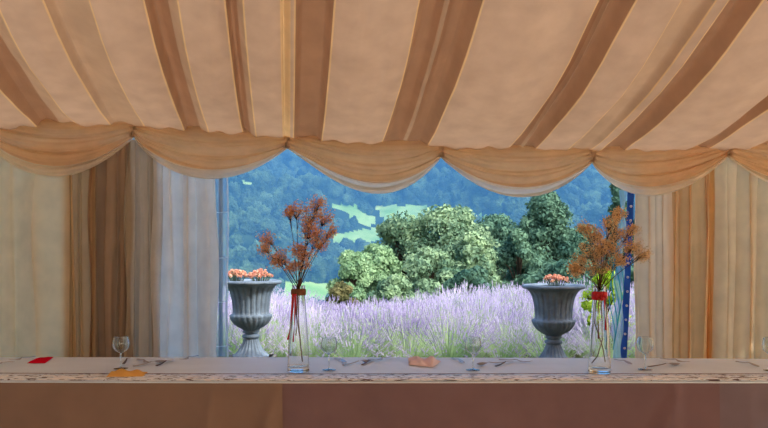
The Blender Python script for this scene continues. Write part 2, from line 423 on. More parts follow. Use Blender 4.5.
# ---- clear plastic window strip and pole at the left
x0, x1 = ws(211), ws(227)
root = thing('window_film', T((x0+x1)/2, -.04, 0), 'narrow strip of clear plastic window at the left side of the opening', 'plastic window')
ri = root.location
mb = MB(); mb.grid(lambda u, v: T(x0+(x1-x0)*u+.006*math.sin(v*11), -.04+.008*math.sin(u*9+v*5), .02+2.1*v)-ri, 14, 40)
mb.build('film', M['film'], root)
for z in (.62, .95, 1.28, 1.62, 1.93):
    mb = MB(); mb.tube([T(x0, -.03, z)-ri, T((x0+x1)/2, -.03, z-.006)-ri, T(x1, -.03, z)-ri], .004, 6)
    mb.build('cross_seam', M['weld'], root)
mb = MB(); mb.tube([T(x1+.006*math.sin(v*1.1), -.04, .02+.21*v)-ri for v in range(11)], .007, 6)
mb.build('edge_rope', M['weld'], root)
mb = MB(); c = T(ws(219.5), -.10, 0)
mb.box((0, 0, 1.08), (.026, .05, 2.16), PHI); mb.box((0, 0, .01), (.14, .12, .02), PHI)
o = mb.build('tent_pole', M['pole'], loc=c, smooth=False); tag(o, 'dark upright tent pole at the left side of the opening', 'pole')
# ---- right: blue strap with eyelets, bunched film, rope
A = P(631.5, 178, 6.02); B = P(623.5, 358, 6.02); B = A+(B-A)*((A.z-.01)/(A.z-B.z))
root = thing('eyelet_strap', B, 'blue strap with white eyelets along the peach curtain edge', 'strap')
ax = (A-B); 
mb = MB(); mb.grid(lambda u, v: ax*v+Vector(((u-.5)*.055*(1.0-.35*abs(2*u-1)*0), .006*math.sin(v*20+u*2), 0)), 4, 40)
solid(mb.build('webbing', M['blue'], root, smooth=False), .003)
for k in range(16):
    v = .04+.06*k
    mb = MB(); prof = [(.0035, 0), (.0035, .004), (.008, .005), (.010, .002), (.010, -.001)]
    mb.lathe(prof, seg=14)
    e = mb.build('eyelet', M['white'], root); e.location = ax*v+Vector((.004, -.006+.006*math.sin(v*20+1), 0)); e.rotation_euler = (PI/2, 0, 0); e['label'] = 'white metal eyelet'
mb = MB()
def bf(u, v):
    x = 620+6*u-(1-v)*8+(1-v)*4*u
    w = P(x+1.5*math.sin(v*23+u*3), 190+172*(1-v), 5.95)
    if v < .08: pass
    return w+Vector((0, .02*math.sin(u*19+v*4)+.01*math.sin(v*31), 0))
mb.grid(bf, 30, 50); o = mb.build('bunched_window_film', M['film2'])
tag(o, 'bunched clear plastic window tied back beside the blue strap', 'plastic window')
mb = MB()
for q in range(5):
    mb.tube([P(612+q*2.2+3*math.sin(k*.7+q), 238+k*8.6, 5.88+.01*q) for k in range(int(14-q))], .0035+.001*(q % 2), 6)
o = mb.build('tie_rope', M['rope']); tag(o, 'turquoise rope strands hanging behind the right dried flowers', 'rope')

# ------------------------------------------------------------------ tables
XL, XR = -2.35, 2.35
def yb(x): return 4.146-.028*max(0, x)-.0*x
def edge_front(x): return 3.385+.004*math.sin(x*2)+(.006*abs(x)**1.5 if x < 0 else 0)
for k in range(3):
    cx = -1.55+1.55*k
    root = thing('trestle_table', (cx, 3.755, 0), ['folding trestle table under the left end of the cloth', 'folding trestle table under the middle of the cloth', 'folding trestle table under the right end of the cloth'][k], 'table', 'trestle tables under the cloth')
    mb = MB(); mb.box((0, 0, .722), (1.52, .66, .03)); mb.build('tabletop', M['wood'], root, smooth=False)
    for sx in (-.62, .62):
        for sy in (-.27, .27):
            mb = MB(); mb.tube([(sx, sy, 0), (sx, sy, .706)], .014, 10); mb.build('leg', M['steel_grey'], root)
# top cloth
mb = MB()
def tc(u, v):
    x = XL+(XR-XL)*u; yf = edge_front(x)+.004
    y = yf+(yb(x)-yf)*v
    return (x, y, TZ-.0015+.0012*noise.noise((x*4, y*6, 0)))
mb.grid(tc, 120, 16)
mb2 = MB()
mb.grid(lambda u, v: (XL+(XR-XL)*u, yb(XL+(XR-XL)*u)+.004+.01*v*math.sin(u*90), TZ-.0015-.22*v), 120, 4)
def lip(u, v):
    x = XL+(XR-XL)*u; a = v*PI/2
    return (x, edge_front(x)+.004-.007*math.sin(a), TZ-.0015-.004*(1-math.cos(a))-.002*v)
mb.grid(lip, 120, 4)
o = mb.build('tablecloth', M['topcloth']); tag(o, 'long white cloth covering the tabletop', 'tablecloth')
# front drops of the white cloth, their shade painted brown
def drop(lab, x0, x1, m, seed, off, pinch=None):
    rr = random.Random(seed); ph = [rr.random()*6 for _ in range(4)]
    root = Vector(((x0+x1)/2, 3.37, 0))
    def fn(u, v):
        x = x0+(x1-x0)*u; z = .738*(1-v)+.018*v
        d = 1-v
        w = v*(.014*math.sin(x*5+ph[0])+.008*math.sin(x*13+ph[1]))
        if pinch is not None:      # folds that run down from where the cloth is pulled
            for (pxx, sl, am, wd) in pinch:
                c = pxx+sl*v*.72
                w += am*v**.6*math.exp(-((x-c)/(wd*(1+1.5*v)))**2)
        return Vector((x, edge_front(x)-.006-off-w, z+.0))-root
    mb = MB(); mb.grid(fn, 140, 26); o = mb.build('cloth_drop', m, loc=root)
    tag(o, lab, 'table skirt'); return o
X_ = lambda px: (px-CX)/F*3.385
drop('shade-painted honey brown tablecloth skirt on the left part of the table front', XL, X_(283), M['drop_l'], 1, .006, [(X_(281), -.32, .10, .026), (X_(215), -.12, .06, .026), (X_(60), .1, .025, .05)])
drop('long shade-painted reddish brown tablecloth skirt in the middle of the table front', X_(281), X_(719), M['drop'], 2, .0, [(X_(678), -.38, .10, .026), (X_(676), -.05, .07, .024), (X_(480), .2, .015, .05)])
drop('shade-painted greyish brown tablecloth skirt at the right end of the table front', X_(718), XR, M['drop_r'], 3, -.005, [(X_(750), .02, .012, .02)])

# runner with a woven leaf border
runm = bpy.data.materials.new('runner_weave'); runm.use_nodes = True
nt = runm.node_tree; b = nt.nodes['Principled BSDF']; b.inputs['Roughness'].default_value = .6
tcn = nt.nodes.new('ShaderNodeTexCoord'); mp = nt.nodes.new('ShaderNodeMapping'); mp.inputs['Scale'].default_value = (12, 22, 1)
nt.links.new(tcn.outputs['Object'], mp.inputs['Vector'])
nz = nt.nodes.new('ShaderNodeTexNoise'); nz.inputs['Scale'].default_value = 1.0; nz.inputs['Detail'].default_value = 3; nz.inputs['Distortion'].default_value = 2.2
nt.links.new(mp.outputs[0], nz.inputs['Vector'])
r = nt.nodes.new('ShaderNodeValToRGB'); r.color_ramp.elements[0].position = .41; r.color_ramp.elements[0].color = lin(80, 55, 62); r.color_ramp.elements[1].position = .435; r.color_ramp.elements[1].color = (.80, .90, 1, 1)
e = r.color_ramp.elements.new(.54); e.color = (.80, .90, 1, 1); e = r.color_ramp.elements.new(.57); e.color = (1, 1, 1, 1)
b.inputs['Roughness'].default_value = .42; b.inputs['Specular IOR Level'].default_value = .8
nt.links.new(nz.outputs['Fac'], r.inputs['Fac']); nt.links.new(r.outputs['Color'], b.inputs['Base Color'])
M['runner'] = runm
M['runner_edge'] = mat('runner_edge_stitch', lin(150, 130, 135), .7, col2=lin(95, 72, 75), noise_scale=22)
root = thing('table_runner', (0, 3.5, TZ+.001), 'patterned runner with leaf motifs along the front of the white tablecloth', 'table runner')
mb = MB(); mb.grid(lambda u, v: (XL+(XR-XL)*u, edge_front(XL+(XR-XL)*u)-3.5+.012+.175*v, .0006), 120, 3); solid(mb.build('woven_band', runm, root), .0008, 1)
mb = MB()
mb.grid(lambda u, v: (XL+(XR-XL)*u, edge_front(XL+(XR-XL)*u)-3.5+.186+.016*v, .0018), 160, 1); mb.build('stitched_edge', M['runner_edge'], root)

# ------------------------------------------------------------------ glasses
def wine_glass(px, pyfoot, lab, h=.160, r=.041, content=None):
    c = on_table(px, pyfoot); c.z += .0022
    g = thing('wine_glass', c, lab, 'glass', 'wine glasses on the long table')
    th = .0024
    bowl_o = [(.0045, .078), (.012, .081), (.026, .089), (.037, .102), (r, .118), (.0395, .135), (.0365, .150), (.0345, h)]
    prof = bowl_o+[(rr-th, z+.0006) for rr, z in bowl_o[::-1] if rr > .01]+[(.0005, .0835)]
    mb = MB(); mb.lathe(MB.crisp([(.0005, .0775)]+prof), seg=40); mb.build('bowl', M['wineglass'], g)
    mb = MB(); mb.lathe([(.0005, .0045), (.006, .008), (.0042, .016), (.0038, .04), (.0045, .070), (.006, .077), (.0005, .0774)], seg=20); mb.build('stem', M['wineglass'], g)
    mb = MB(); mb.lathe(MB.crisp([(.0005, .0008), (.034, .0), (.0355, .0012), (.033, .002), (.012, .0045), (.0005, .0048)]), seg=36); mb.build('foot', M['wineglass'], g)
    return g
wine_glass(121, 369, 'empty wine glass beside the yellow napkin, leftmost glass')
wine_glass(329, 370.5, 'wine glass just right of the left bottle vase')
wine_glass(473, 370.5, 'wine glass right of the folded salmon napkin')
wine_glass(645, 370, 'tall wine glass just right of the right bottle vase')
wine_glass(771, 371, 'wine glass cut off by the right edge of the picture')

# ------------------------------------------------------------------ vases with dried flowers
def vase(px, py, lab):
    c = on_table(px, py); c.z += .0022
    v = thing('bottle_vase', c, lab, 'vase', 'tall glass bottle vases')
    th = .0028
    out = [(.0005, .0), (.050, .0), (.0535, .004), (.0535, .012), (.052, .06), (.0485, .14), (.0435, .22), (.0375, .30), (.0325, .36), (.0305, .395), (.031, .41), (.0335, .418)]
    inn = [(.031, .419), (.028, .41), (.0276, .395), (.0296, .36), (.0346, .30), (.0405, .22), (.0455, .14), (.049, .06), (.049, .028), (.046, .024), (.0005, .023)]
    mb = MB(); mb.lathe(MB.crisp(out+inn), seg=48); mb.build('glass_body', M['glass'], v)
    return v, c
def bez(a, b, c, n=8):
    return [a*(1-t)**2+b*2*t*(1-t)+c*t*t for t in [i/n for i in range(n+1)]]
def bouquet(c, base_px, clusters, fm, lab, seed, nfl, ribbons, stems_in, Yv):
    rr = random.Random(seed)
    root = thing('dried_flower_bouquet', c, lab, 'dried flowers', 'dried flower bouquets')
    w = lambda px, py, dy=0: Vector((c.x+(px-base_px)/F*Yv, c.y+dy, CAMZ-(py-HY)/F*Yv))-c
    neck = w(base_px, 288)
    st = MB(); fl = MB()
    for (x, y, r) in clusters:
        R = 1.2*r/F*Yv
        cen = w(x, y, rr.uniform(-.05, .05))
        mid = neck.lerp(cen, .5)+Vector(((neck.x-cen.x)*.18+rr.uniform(-.01, .01), rr.uniform(-.01, .01), -.01+.01*rr.random()))
        pts = bez(neck+Vector((rr.uniform(-.012, .012), rr.uniform(-.012, .012), -.02)), mid, cen, 8)
        st.tube(pts, [.0022-.00016*i for i in range(9)], 5)
        for q in range(int(12+R*330)):
            d = Vector((rr.gauss(0, 1), rr.gauss(0, 1), rr.gauss(0, 1))).normalized()*R*rr.uniform(.5, 1.05)
            d.z *= .85
            k = rr.uniform(.82, 1); p0 = pts[int(8*k)]; p1 = cen+d
            st.tube([p0, p0.lerp(p1, .5)+Vector((0, 0, .004)), p1], [.0009, .0007, .0005], 3)
            for f_ in range(int(nfl)):
                p = (p1 if f_ % 3 else p0.lerp(p1, rr.uniform(.6, 1.05)))+Vector((rr.gauss(0, 1), rr.gauss(0, 1), rr.gauss(0, 1)))*.0105
                a = Vector((rr.gauss(0, 1), rr.gauss(0, 1), rr.gauss(0, 1))).normalized()*rr.uniform(.003, .0052)
                b_ = a.cross(Vector((rr.gauss(0, 1), rr.gauss(0, 1), rr.gauss(0, 1)))).normalized()*a.length
                fl.quad(p-a, p-b_*.8, p+a, p+b_*.8)
                cc = a.cross(b_).normalized()*a.length*.8
                fl.quad(p-cc, p-b_*.6, p+cc, p+b_*.6)
    for pts in stems_in:
        st.tube([Vector(p) for p in pts], .0028, 6)
    st.build('stems', M['stem'], root); o = fl.build('flower_heads', fm, root, smooth=False)
    return root
v1, c1 = vase(298.5, 371.5, 'clear glass bottle vase holding rust-brown dried flowers, left of the two')
Y1 = c1.y
bouquet(c1, 298.5, [(318, 202, 7), (297, 210, 8), (311, 212, 10), (325, 217, 7), (311, 223, 8), (310, 232, 8), (320, 237, 9), (331, 232, 5), (267, 239, 7), (264, 249, 5),
        (280, 257, 9), (299, 248, 7), (276, 260, 6), (291, 266, 6), (306, 253, 8), (303, 264, 6), (322, 244, 6), (290, 213, 4)], M['rust'],
        'tall spray of rust-brown dried flowers in the left bottle vase', 11, 11, None,
        [[(.004, .002, .40), (-.002, .004, .26), (.012, -.004, .12), (.020, -.002, .045)], [(-.006, .002, .40), (-.012, 0, .28), (.006, .004, .16), (.018, 0, .05)]], Y1)
v2, c2 = vase(599.5, 373, 'clear glass bottle vase holding tan dried flowers, right of the two')
Y2 = c2.y
bouquet(c2, 599.5, [(620, 213, 6), (586, 227, 5), (608, 223, 7), (595, 234, 8), (620, 234, 8), (634, 229, 5), (630, 247, 8), (642, 256, 5), (611, 250, 11), (590, 254, 12),
        (581, 264, 9), (603, 267, 11), (575, 270, 5), (618, 260, 6), (600, 245, 8)], M['tan'],
        'broad spray of tan dried flowers in the right bottle vase', 12, 16, None,
        [[(.004, .002, .40), (.014, .004, .25), (.012, -.004, .16), (-.010, -.002, .08), (-.038, 0, .045)], [(-.004, .002, .40), (-.018, 0, .33), (-.022, .004, .24), (.016, 0, .12), (.028, 0, .05)]], Y2)
# ribbons and twine at the necks
def ribbon(root, pts, wd, m, name='ribbon'):
    mb = MB(); n = len(pts)
    def fn(u, v):
        k = v*(n-1); i = min(int(k), n-2); p = Vector(pts[i]).lerp(Vector(pts[i+1]), k-i)
        a = v*5
        return p+Vector(((u-.5)*wd*math.cos(a*.5), (u-.5)*wd*math.sin(a*.5), 0))
    mb.grid(fn, 2, 24); solid(mb.build(name, m, root), .0008)
rt = thing('ribbon_tie', c1, 'red ribbon with brown twine tied round the neck of the left bottle vase', 'ribbon')
mb = MB(); mb.lathe([(.0345, .372), (.037, .378), (.037, .398), (.034, .402)], seg=30); mb.build('twine_band', M['twine'], rt)
ribbon(rt, [(-.022, -.034, .38), (-.026, -.042, .30), (-.032, -.050, .22), (-.046, -.054, .16)], .013, M['ribbon'])
ribbon(rt, [(-.010, -.037, .38), (-.012, -.044, .30), (-.014, -.050, .22), (-.02, -.054, .15)], .010, M['ribbon'])
ribbon(rt, [(.0, -.037, .38), (-.003, -.044, .28), (-.006, -.052, .18)], .007, M['twine'], 'twine_tail')
rt = thing('ribbon_tie', c2, 'red ribbon knotted round the neck of the right bottle vase', 'ribbon')
mb = MB(); mb.lathe([(.0345, .352), (.038, .36), (.038, .385), (.034, .392)], seg=30)
for q in range(5): mb.lathe([(.002, -.012), (.010, -.008), (.012, 0), (.009, .009), (.002, .012)], c=(-.014+.007*q, -.040-.004*(q % 2), .372+.01*math.sin(q*2.3)), seg=10)
mb.build('knot', M['ribbon'], rt)
ribbon(rt, [(.014, -.037, .37), (.012, -.045, .30), (.016, -.050, .21)], .010, M['ribbon'])
ribbon(rt, [(.020, -.035, .37), (.022, -.042, .27), (.02, -.050, .16), (.014, -.056, .12)], .006, M['greenstem'], 'green_tail')
ribbon(rt, [(-.012, -.037, .37), (-.020, -.045, .28), (-.020, -.052, .17)], .007, M['twine'], 'twine_tail')

# ------------------------------------------------------------------ napkins and cutlery
def napkin(pxl, lab, m, name='napkin', H=.02, seed=0, lumps=1.0):
    pts = [on_table(*p) for p in pxl]; rr = random.Random(seed)
    c = sum(pts, Vector())/4; c.z = TZ+.0012
    mb = MB()
    def fn(u, v, top=True):
        p = (pts[0]*(1-u)+pts[1]*u)*(1-v)+(pts[3]*(1-u)+pts[2]*u)*v
        e = (16*u*(1-u)*v*(1-v))**.35
        h = H*e*(.55+lumps*(.45*noise.noise((u*3+seed, v*2.3, seed))+.15*math.sin(u*14+v*5)))
        q = p-c; q.z = (max(.0008, h) if top else 0)
        return q+Vector((.004*noise.noise((v*6, seed, 1)), .004*noise.noise((u*6, seed, 2)), 0))
    mb.grid(lambda u, v: fn(u, v), 26, 18); mb.grid(lambda u, v: fn(u, v, False), 26, 18)
    o = mb.build(name, m, loc=c); tag(o, lab, 'napkin'); return o
napkin([(27, 363.5), (45, 363.5), (54, 357.2), (37, 358.5)], 'folded red napkin near the left end of the table', M['red'], H=.014, seed=2, lumps=.5)
napkin([(106, 377.5), (143, 377), (148, 372.5), (112, 371.5)], 'crumpled yellow napkin in front of the leftmost wine glass', M['yellow'], H=.022, seed=5, lumps=1.6)
root = napkin([(409, 365), (433, 367.5), (441, 361.5), (408, 358.5)], 'salmon pink napkin lying crumpled near the middle of the table', M['salmon'], H=.042, seed=9, lumps=1.2)

def cutlery(kind, p0, p1, lab, darkh=False, tilt=0.0, raise_=0.0):
    """from the handle end p0 to the tip p1, both on the cloth"""
    a = on_table(*p0); b_ = on_table(*p1); d = b_-a; L = .19; c = a; ang = math.atan2(d.y, d.x)
    ctr = (a+b_)/2; c = ctr-Vector((math.cos(ang), math.sin(ang), 0))*L/2; c.z = TZ+.0012
    root = thing(kind, c, lab, kind, None, ang)
    hm = M['dark_handle'] if darkh else M['steel']
    mb = MB(); hl = .105
    mb.grid(lambda u, v: (hl*v, (.0085-.005*v)*math.cos(2*PI*u), .0025+raise_+.0022*math.sin(2*PI*u)+.010*v**2), 10, 14, True)
    mb.f.append(tuple(range(10)))
    h = mb.build('handle', hm, root)
    mb = MB()
    if kind == 'knife':
        def fn(u, v):
            wd = .0035+.0085*math.sin(min(1, v*1.35)*PI/2)*(1-max(0, v-.75)*3.2)
            return (hl+.085*v, wd*(2*u-1)+.001, .0125-.008*v+raise_)
        mb.grid(fn, 6, 16); solid(mb.build('blade', M['steel'], root), .0016)
    elif kind == 'spoon':
        def fn(u, v):
            wd = .0028+.0185*math.sin(max(0, (v-.25)/.75)**.8*PI)**.7 if v > .25 else .0028
            y = wd*(2*u-1)
            dep = .009*math.sin(max(0, (v-.25)/.75)*PI)*(1-(2*u-1)**2)
            return (hl+.085*v, y, .0125-.003*v+raise_-dep)
        mb.grid(fn, 10, 20); solid(mb.build('spoon_bowl', M['steel'], root), .0014)
    else:
        def fn(u, v):
            wd = .003+.010*min(1, v*1.6)**1.5
            return (hl+.045*v, wd*(2*u-1), .0125-.008*math.sin(v*PI*.6)+raise_)
        mb.grid(fn, 6, 10); 
        for q in range(4):
            y = -.0115+.0077*q
            mb.grid(lambda u, v: (hl+.044+.045*v, y+(u-.5)*.0036*(1-.4*v), .0049+.007*v**1.5+raise_), 1, 8)
        solid(mb.build('tines', M['steel'], root), .0016)
    return root
cutlery('knife', (-8, 367), (9, 363.5), 'dark-looking knife cut off by the left edge of the picture')
cutlery('fork', (33, 358), (13, 362.5), 'fork lying behind the red napkin', raise_=.004)
cutlery('knife', (122, 365.5), (131, 357.5), 'dark-handled knife lying just right of the leftmost wine glass', True)
cutlery('fork', (136, 359), (151, 365), 'fork pointing right, left of the crossed pair behind the yellow napkin')
cutlery('spoon', (139, 366), (160, 363), 'spoon crossing under the fork behind the yellow napkin', raise_=.0)
cutlery('knife', (156, 366.5), (174, 360.5), 'dark-handled knife right of the crossed cutlery behind the yellow napkin', True)
cutlery('fork', (196, 357.8), (183, 362), 'fork with raised tines below the pale left curtain', raise_=.006)
cutlery('knife', (335, 358.5), (346, 364), 'knife behind the glass that stands right of the left vase')
cutlery('spoon', (348, 365), (366, 362.5), 'spoon lying right of the glass beside the left vase')
cutlery('knife', (361, 366), (375, 359.5), 'dark-handled knife right of the spoon near the middle of the table', True)
cutlery('fork', (390, 358.5), (377, 362.3), 'fork lying left of the salmon napkin', raise_=.005)
cutlery('knife', (452, 358.5), (464, 364), 'bright knife between the salmon napkin and the wine glass')
cutlery('spoon', (503, 363), (478, 366), 'spoon lying right of the middle right wine glass')
cutlery('knife', (497, 366.5), (512, 362.5), 'dark-handled knife in front of the right urn', True)
cutlery('fork', (508, 361), (522, 362.5), 'fork below the left side of the right urn')
cutlery('knife', (617, 360.5), (629, 364.5), 'knife between the right vase and the tall wine glass')
cutlery('spoon', (650, 367), (678, 365.5), 'spoon lying right of the tall wine glass', True)
cutlery('fork', (666, 361.5), (682, 364.5), 'fork crossing behind the spoon under the right curtains', raise_=.009)
cutlery('knife', (737, 362), (758, 367.5), 'knife near the right end of the table')

# ------------------------------------------------------------------ urns
def urn(px, Y, pyrim, lab, clumps, plab, sc=1.0):
    cm = Y/F*sc                          # one px in metres there
    top = CAMZ-(pyrim-HY)/F*Y; base = top-77*cm
    cx = (px-CX)/F*Y
    root = thing('urn', (cx, Y, base), lab, 'urn', 'fluted garden urns')
    pr = [(1, 0), (17.5, 0), (18, 1.0), (17.5, 2.0), (15.5, 3.0), (13, 6), (10.5, 10), (8.2, 14.5), (7.0, 18), (6.6, 19), (8.2, 19.5), (8.8, 21), (8.2, 22.3), (6.4, 23), (6.2, 24), (8.0, 24.6), (8.4, 25.6), (7.4, 26.6),
          (8.5, 28), (13, 30.5), (16.8, 33.5), (19.2, 37), (20.6, 40.5), (20.8, 42), (19.4, 43), (18.4, 43.5), (18.2, 46), (18.3, 50), (18.7, 55), (19.4, 60), (20.8, 65), (22.8, 69), (25, 71.5), (26.5, 72.5),
          (29, 73.2), (30.2, 74), (30.5, 75.2), (30, 76.4), (28.4, 77), (26.6, 76.6), (25.2, 75), (22, 68), (1, 66)]
    pr = [(a*cm, b*cm) for a, b in pr]
    def mod(k, q, r):
        if 3 <= k <= 8: return r*(1+.05*math.cos(20*q))
        if 18 <= k <= 23: return r*(1+.055*abs(math.cos(11*q+.25*(k-20)))-.03)
        if 25 <= k <= 31: return r*(1-.065*max(0, math.cos(22*q))**.6 if math.cos(22*q) > 0 else 1)
        if 34 <= k <= 37: return r*(1+.008*math.cos(60*q))
        return r
    mb = MB(); mb.lathe(pr[:-2], seg=176, mod=mod); mb.build('urn_body', M['lead'], root)
    mb = MB(); mb.lathe([(.001, 72*cm), (12*cm, 72.5*cm), (24.5*cm, 71.5*cm)], seg=32); mb.build('soil', M['urnsoil'], root)
    ped = MB(); h = base
    ped.box((0, 0, h*.5), (.40, .40, h-.002)); ped.box((0, 0, h-.025), (.45, .45, .048)); 
    o = ped.build('urn_plinth', M['stone'], smooth=False, loc=(cx, Y, 0)); tag(o, plab, 'plinth', 'stone plinths under the urns')
    rr = random.Random(int(px))
    for (dx, hh, r, cl) in clumps:
        root2 = thing('dried_flower_clump', (cx+dx*cm, Y, top-4*cm), cl, 'flowers', 'faded flower clumps in the urns')
        mb = MB(); st = MB()
        for q in range(46):
            a = rr.random()*2*PI; d = r*cm*math.sqrt(rr.random())
            z = hh*cm*(.45+.55*(1-(d/(r*cm))**2))*rr.uniform(.75, 1.1)+3.2*cm
            p = Vector((d*math.cos(a), d*math.sin(a), z))
            st.tube([Vector((p.x*.5, p.y*.5, 0)), p], .002, 4)
            for k in range(13):
                n = Vector((rr.gauss(0, 1), rr.gauss(0, 1), rr.gauss(0, 1)+.6)).normalized()
                t1 = n.orthogonal().normalized()*rr.uniform(.008, .013); t2 = n.cross(t1).normalized()*t1.length*.7
                cc = p+n*.013
                mb.quad(cc-t1, cc-t2+n*.004, cc+t1, cc+t2+n*.004)
        st.build('stems', M['greenstem'], root2); mb.build('petals', M['petal'], root2, smooth=False)
    return root
urn(251, 7.35, 280, 'fluted grey garden urn on the left, seen past the clear plastic strip', [(-15, 11, 11, 'faded pink and peach flower clump at the left in the left urn'), (9, 10.5, 12, 'faded red and peach flower clump at the right in the left urn')], 'low stone plinth under the left urn')
urn(553.5, 7.25, 284.5, 'fluted grey garden urn on the right, in front of the lavender', [(2, 10, 14, 'round peach dried flower clump in the right urn')], 'low stone plinth under the right urn', 1.02)

# ------------------------------------------------------------------ ground outside
def crest(px):                          # sight line of the flower tops at the far end of the field
    return float(np.interp(px, [150, 240, 300, 325, 350, 390, 430, 480, 520, 640, 720], [286, 288, 291, 299, 306, 299, 292, 284, 283, 283, 283]))
def gh(x, y):
    if y < 15.5:
        px = CX+F*x/max(y, 9); top = CAMZ-(crest(px)-HY)/F*15.0
        b = top-.66
        k = min(1, max(0, (y-8.5)/6.0)); k = k*k*(3-2*k)
        return -.03+(b+.03)*k
    px = CX+F*x/15.5; b = CAMZ-(crest(px)-HY)/F*15.0-.66
    if y < 200:
        d = y-15.5; sl = -.235*d if d < 25 else -5.9-.2*(d-25)
        return b*max(0, 1-d/25)+sl + (.8*noise.noise((x*.02, y*.02, 4)))
    return 0
def hill(x, y):
    base = float(np.interp(y, [150, 200, 250, 300, 360, 460, 620, 900, 1100], [-36, -40, -34, -19, 2, 34, 92, 190, 220]))
    sp = 9*math.sin(x/38+y/85)+5*math.sin(x/21-y/47+1)+10*noise.noise((x/70, y/70, 2))+4*noise.noise((x/25, y/25, 5))
    return base+1.7*sp*min(1, max(0, (y-240)/120))
mb = MB()
ys = [6.05-.6, 6.3, 7, 7.6, 8.4, 9.2, 10, 10.8, 11.6, 12.4, 13.2, 14, 14.8, 15.5, 17, 19, 22, 26, 30, 35, 40, 46, 54, 64, 80, 100, 130, 160, 199]
nx = 60
for y in ys:
    for i in range(nx+1):
        x = (-1+2*i/nx)*(6+y*1.1)
        yy = max(y, Y0+x*SP/CP+.12) if y < 7 else y
        mb.v.append((x, yy, gh(x, yy)-.0))
for j in range(len(ys)-1):
    for i in range(nx): mb.f.append((j*(nx+1)+i, j*(nx+1)+i+1, (j+1)*(nx+1)+i+1, (j+1)*(nx+1)+i))
o = mb.build('ground', M['soil']); tag(o, kind='structure')

# ---- lavender
def lav_proto(seed):
    rr = random.Random(seed); fo = MB(); fl = MB()
    for q in range(120):
        a = rr.random()*2*PI; le = rr.random()**.7*.8
        h = rr.uniform(.28, .42)
        b0 = Vector((rr.gauss(0, .05), rr.gauss(0, .05), .0)); tip = Vector((math.sin(le)*math.cos(a)*.52, math.sin(le)*math.sin(a)*.52, h*math.cos(le)))
        wv = Vector((math.cos(a+1.57), math.sin(a+1.57), 0))*rr.uniform(.003, .007)
        m = b0.lerp(tip, .55)+Vector((0, 0, .03))
        fo.quad(b0-wv, b0+wv, m+wv, m-wv); fo.tri(m-wv, m+wv, tip)
    for q in range(210):
        a = rr.random()*2*PI; le = rr.random()**.75*1.15; L = rr.uniform(.50, .70)*(1-.12*le)
        d = Vector((math.sin(le)*math.cos(a), math.sin(le)*math.sin(a), math.cos(le)))
        tip = d*L; b0 = Vector((d.x*.08, d.y*.08, .1))
        wv = Vector((math.cos(a+1.57), math.sin(a+1.57), 0))*.0018
        fo.quad(b0-wv, b0+wv, tip+wv, tip-wv)
        n = rr.choice((3, 4, 5, 5))
        for k in range(n):
            fl.octa(tip+d*(.017*k-.02), .0072*(1-.13*k)*rr.uniform(.85, 1.15), .011)
        if rr.random() < .4: fl.octa(tip-d*.075, .007, .008)
    return fo.mesh('lavender_leaves', M['lavleaf'], False), fl.mesh('lavender_spikes', M['lav'], False)
LP = [lav_proto(100+i) for i in range(6)]
spots = []
y = 8.15; row = 0
while y < 15.6:
    half = .56+.0; wdt = y*.33+.6
    x = -y*.30-.3+(row % 2)*.25
    while x < y*.42:
        spots.append((x+rnd.uniform(-.12, .12), y+rnd.uniform(-.15, .15))); x += .50+ .02*(y-8)
    y += .52+.02*(y-8); row += 1
spots = [(x, y) for x, y in spots if not any(math.hypot(x-ux, y-uy) < .48 for ux, uy in ((-1.31, 7.35), (1.64, 7.25)))]
print('LAVENDER', len(spots))
def lavbush(x, y, k, sc=1.0):
    a, b_ = LP[k % 6]
    back = y > 12.5
    r = thing('lavender_bush', (x, y, gh(x, y)-.01), 'lavender bush in pale violet flower in the far rows of the field' if back else 'lavender bush in pale violet flower in the near rows behind the urns', 'lavender',
              'far lavender bushes' if back else 'near lavender bushes', rnd.random()*6.28)
    s_ = sc*rnd.uniform(.92, 1.12); r.scale = (s_*1.05, s_*1.05, s_)
    tag(link('foliage', a, r), kind='stuff'); tag(link('flower_spikes', b_, r), kind='stuff')
for k, (x, y) in enumerate(spots[:300]): lavbush(x, y, rnd.randrange(6))

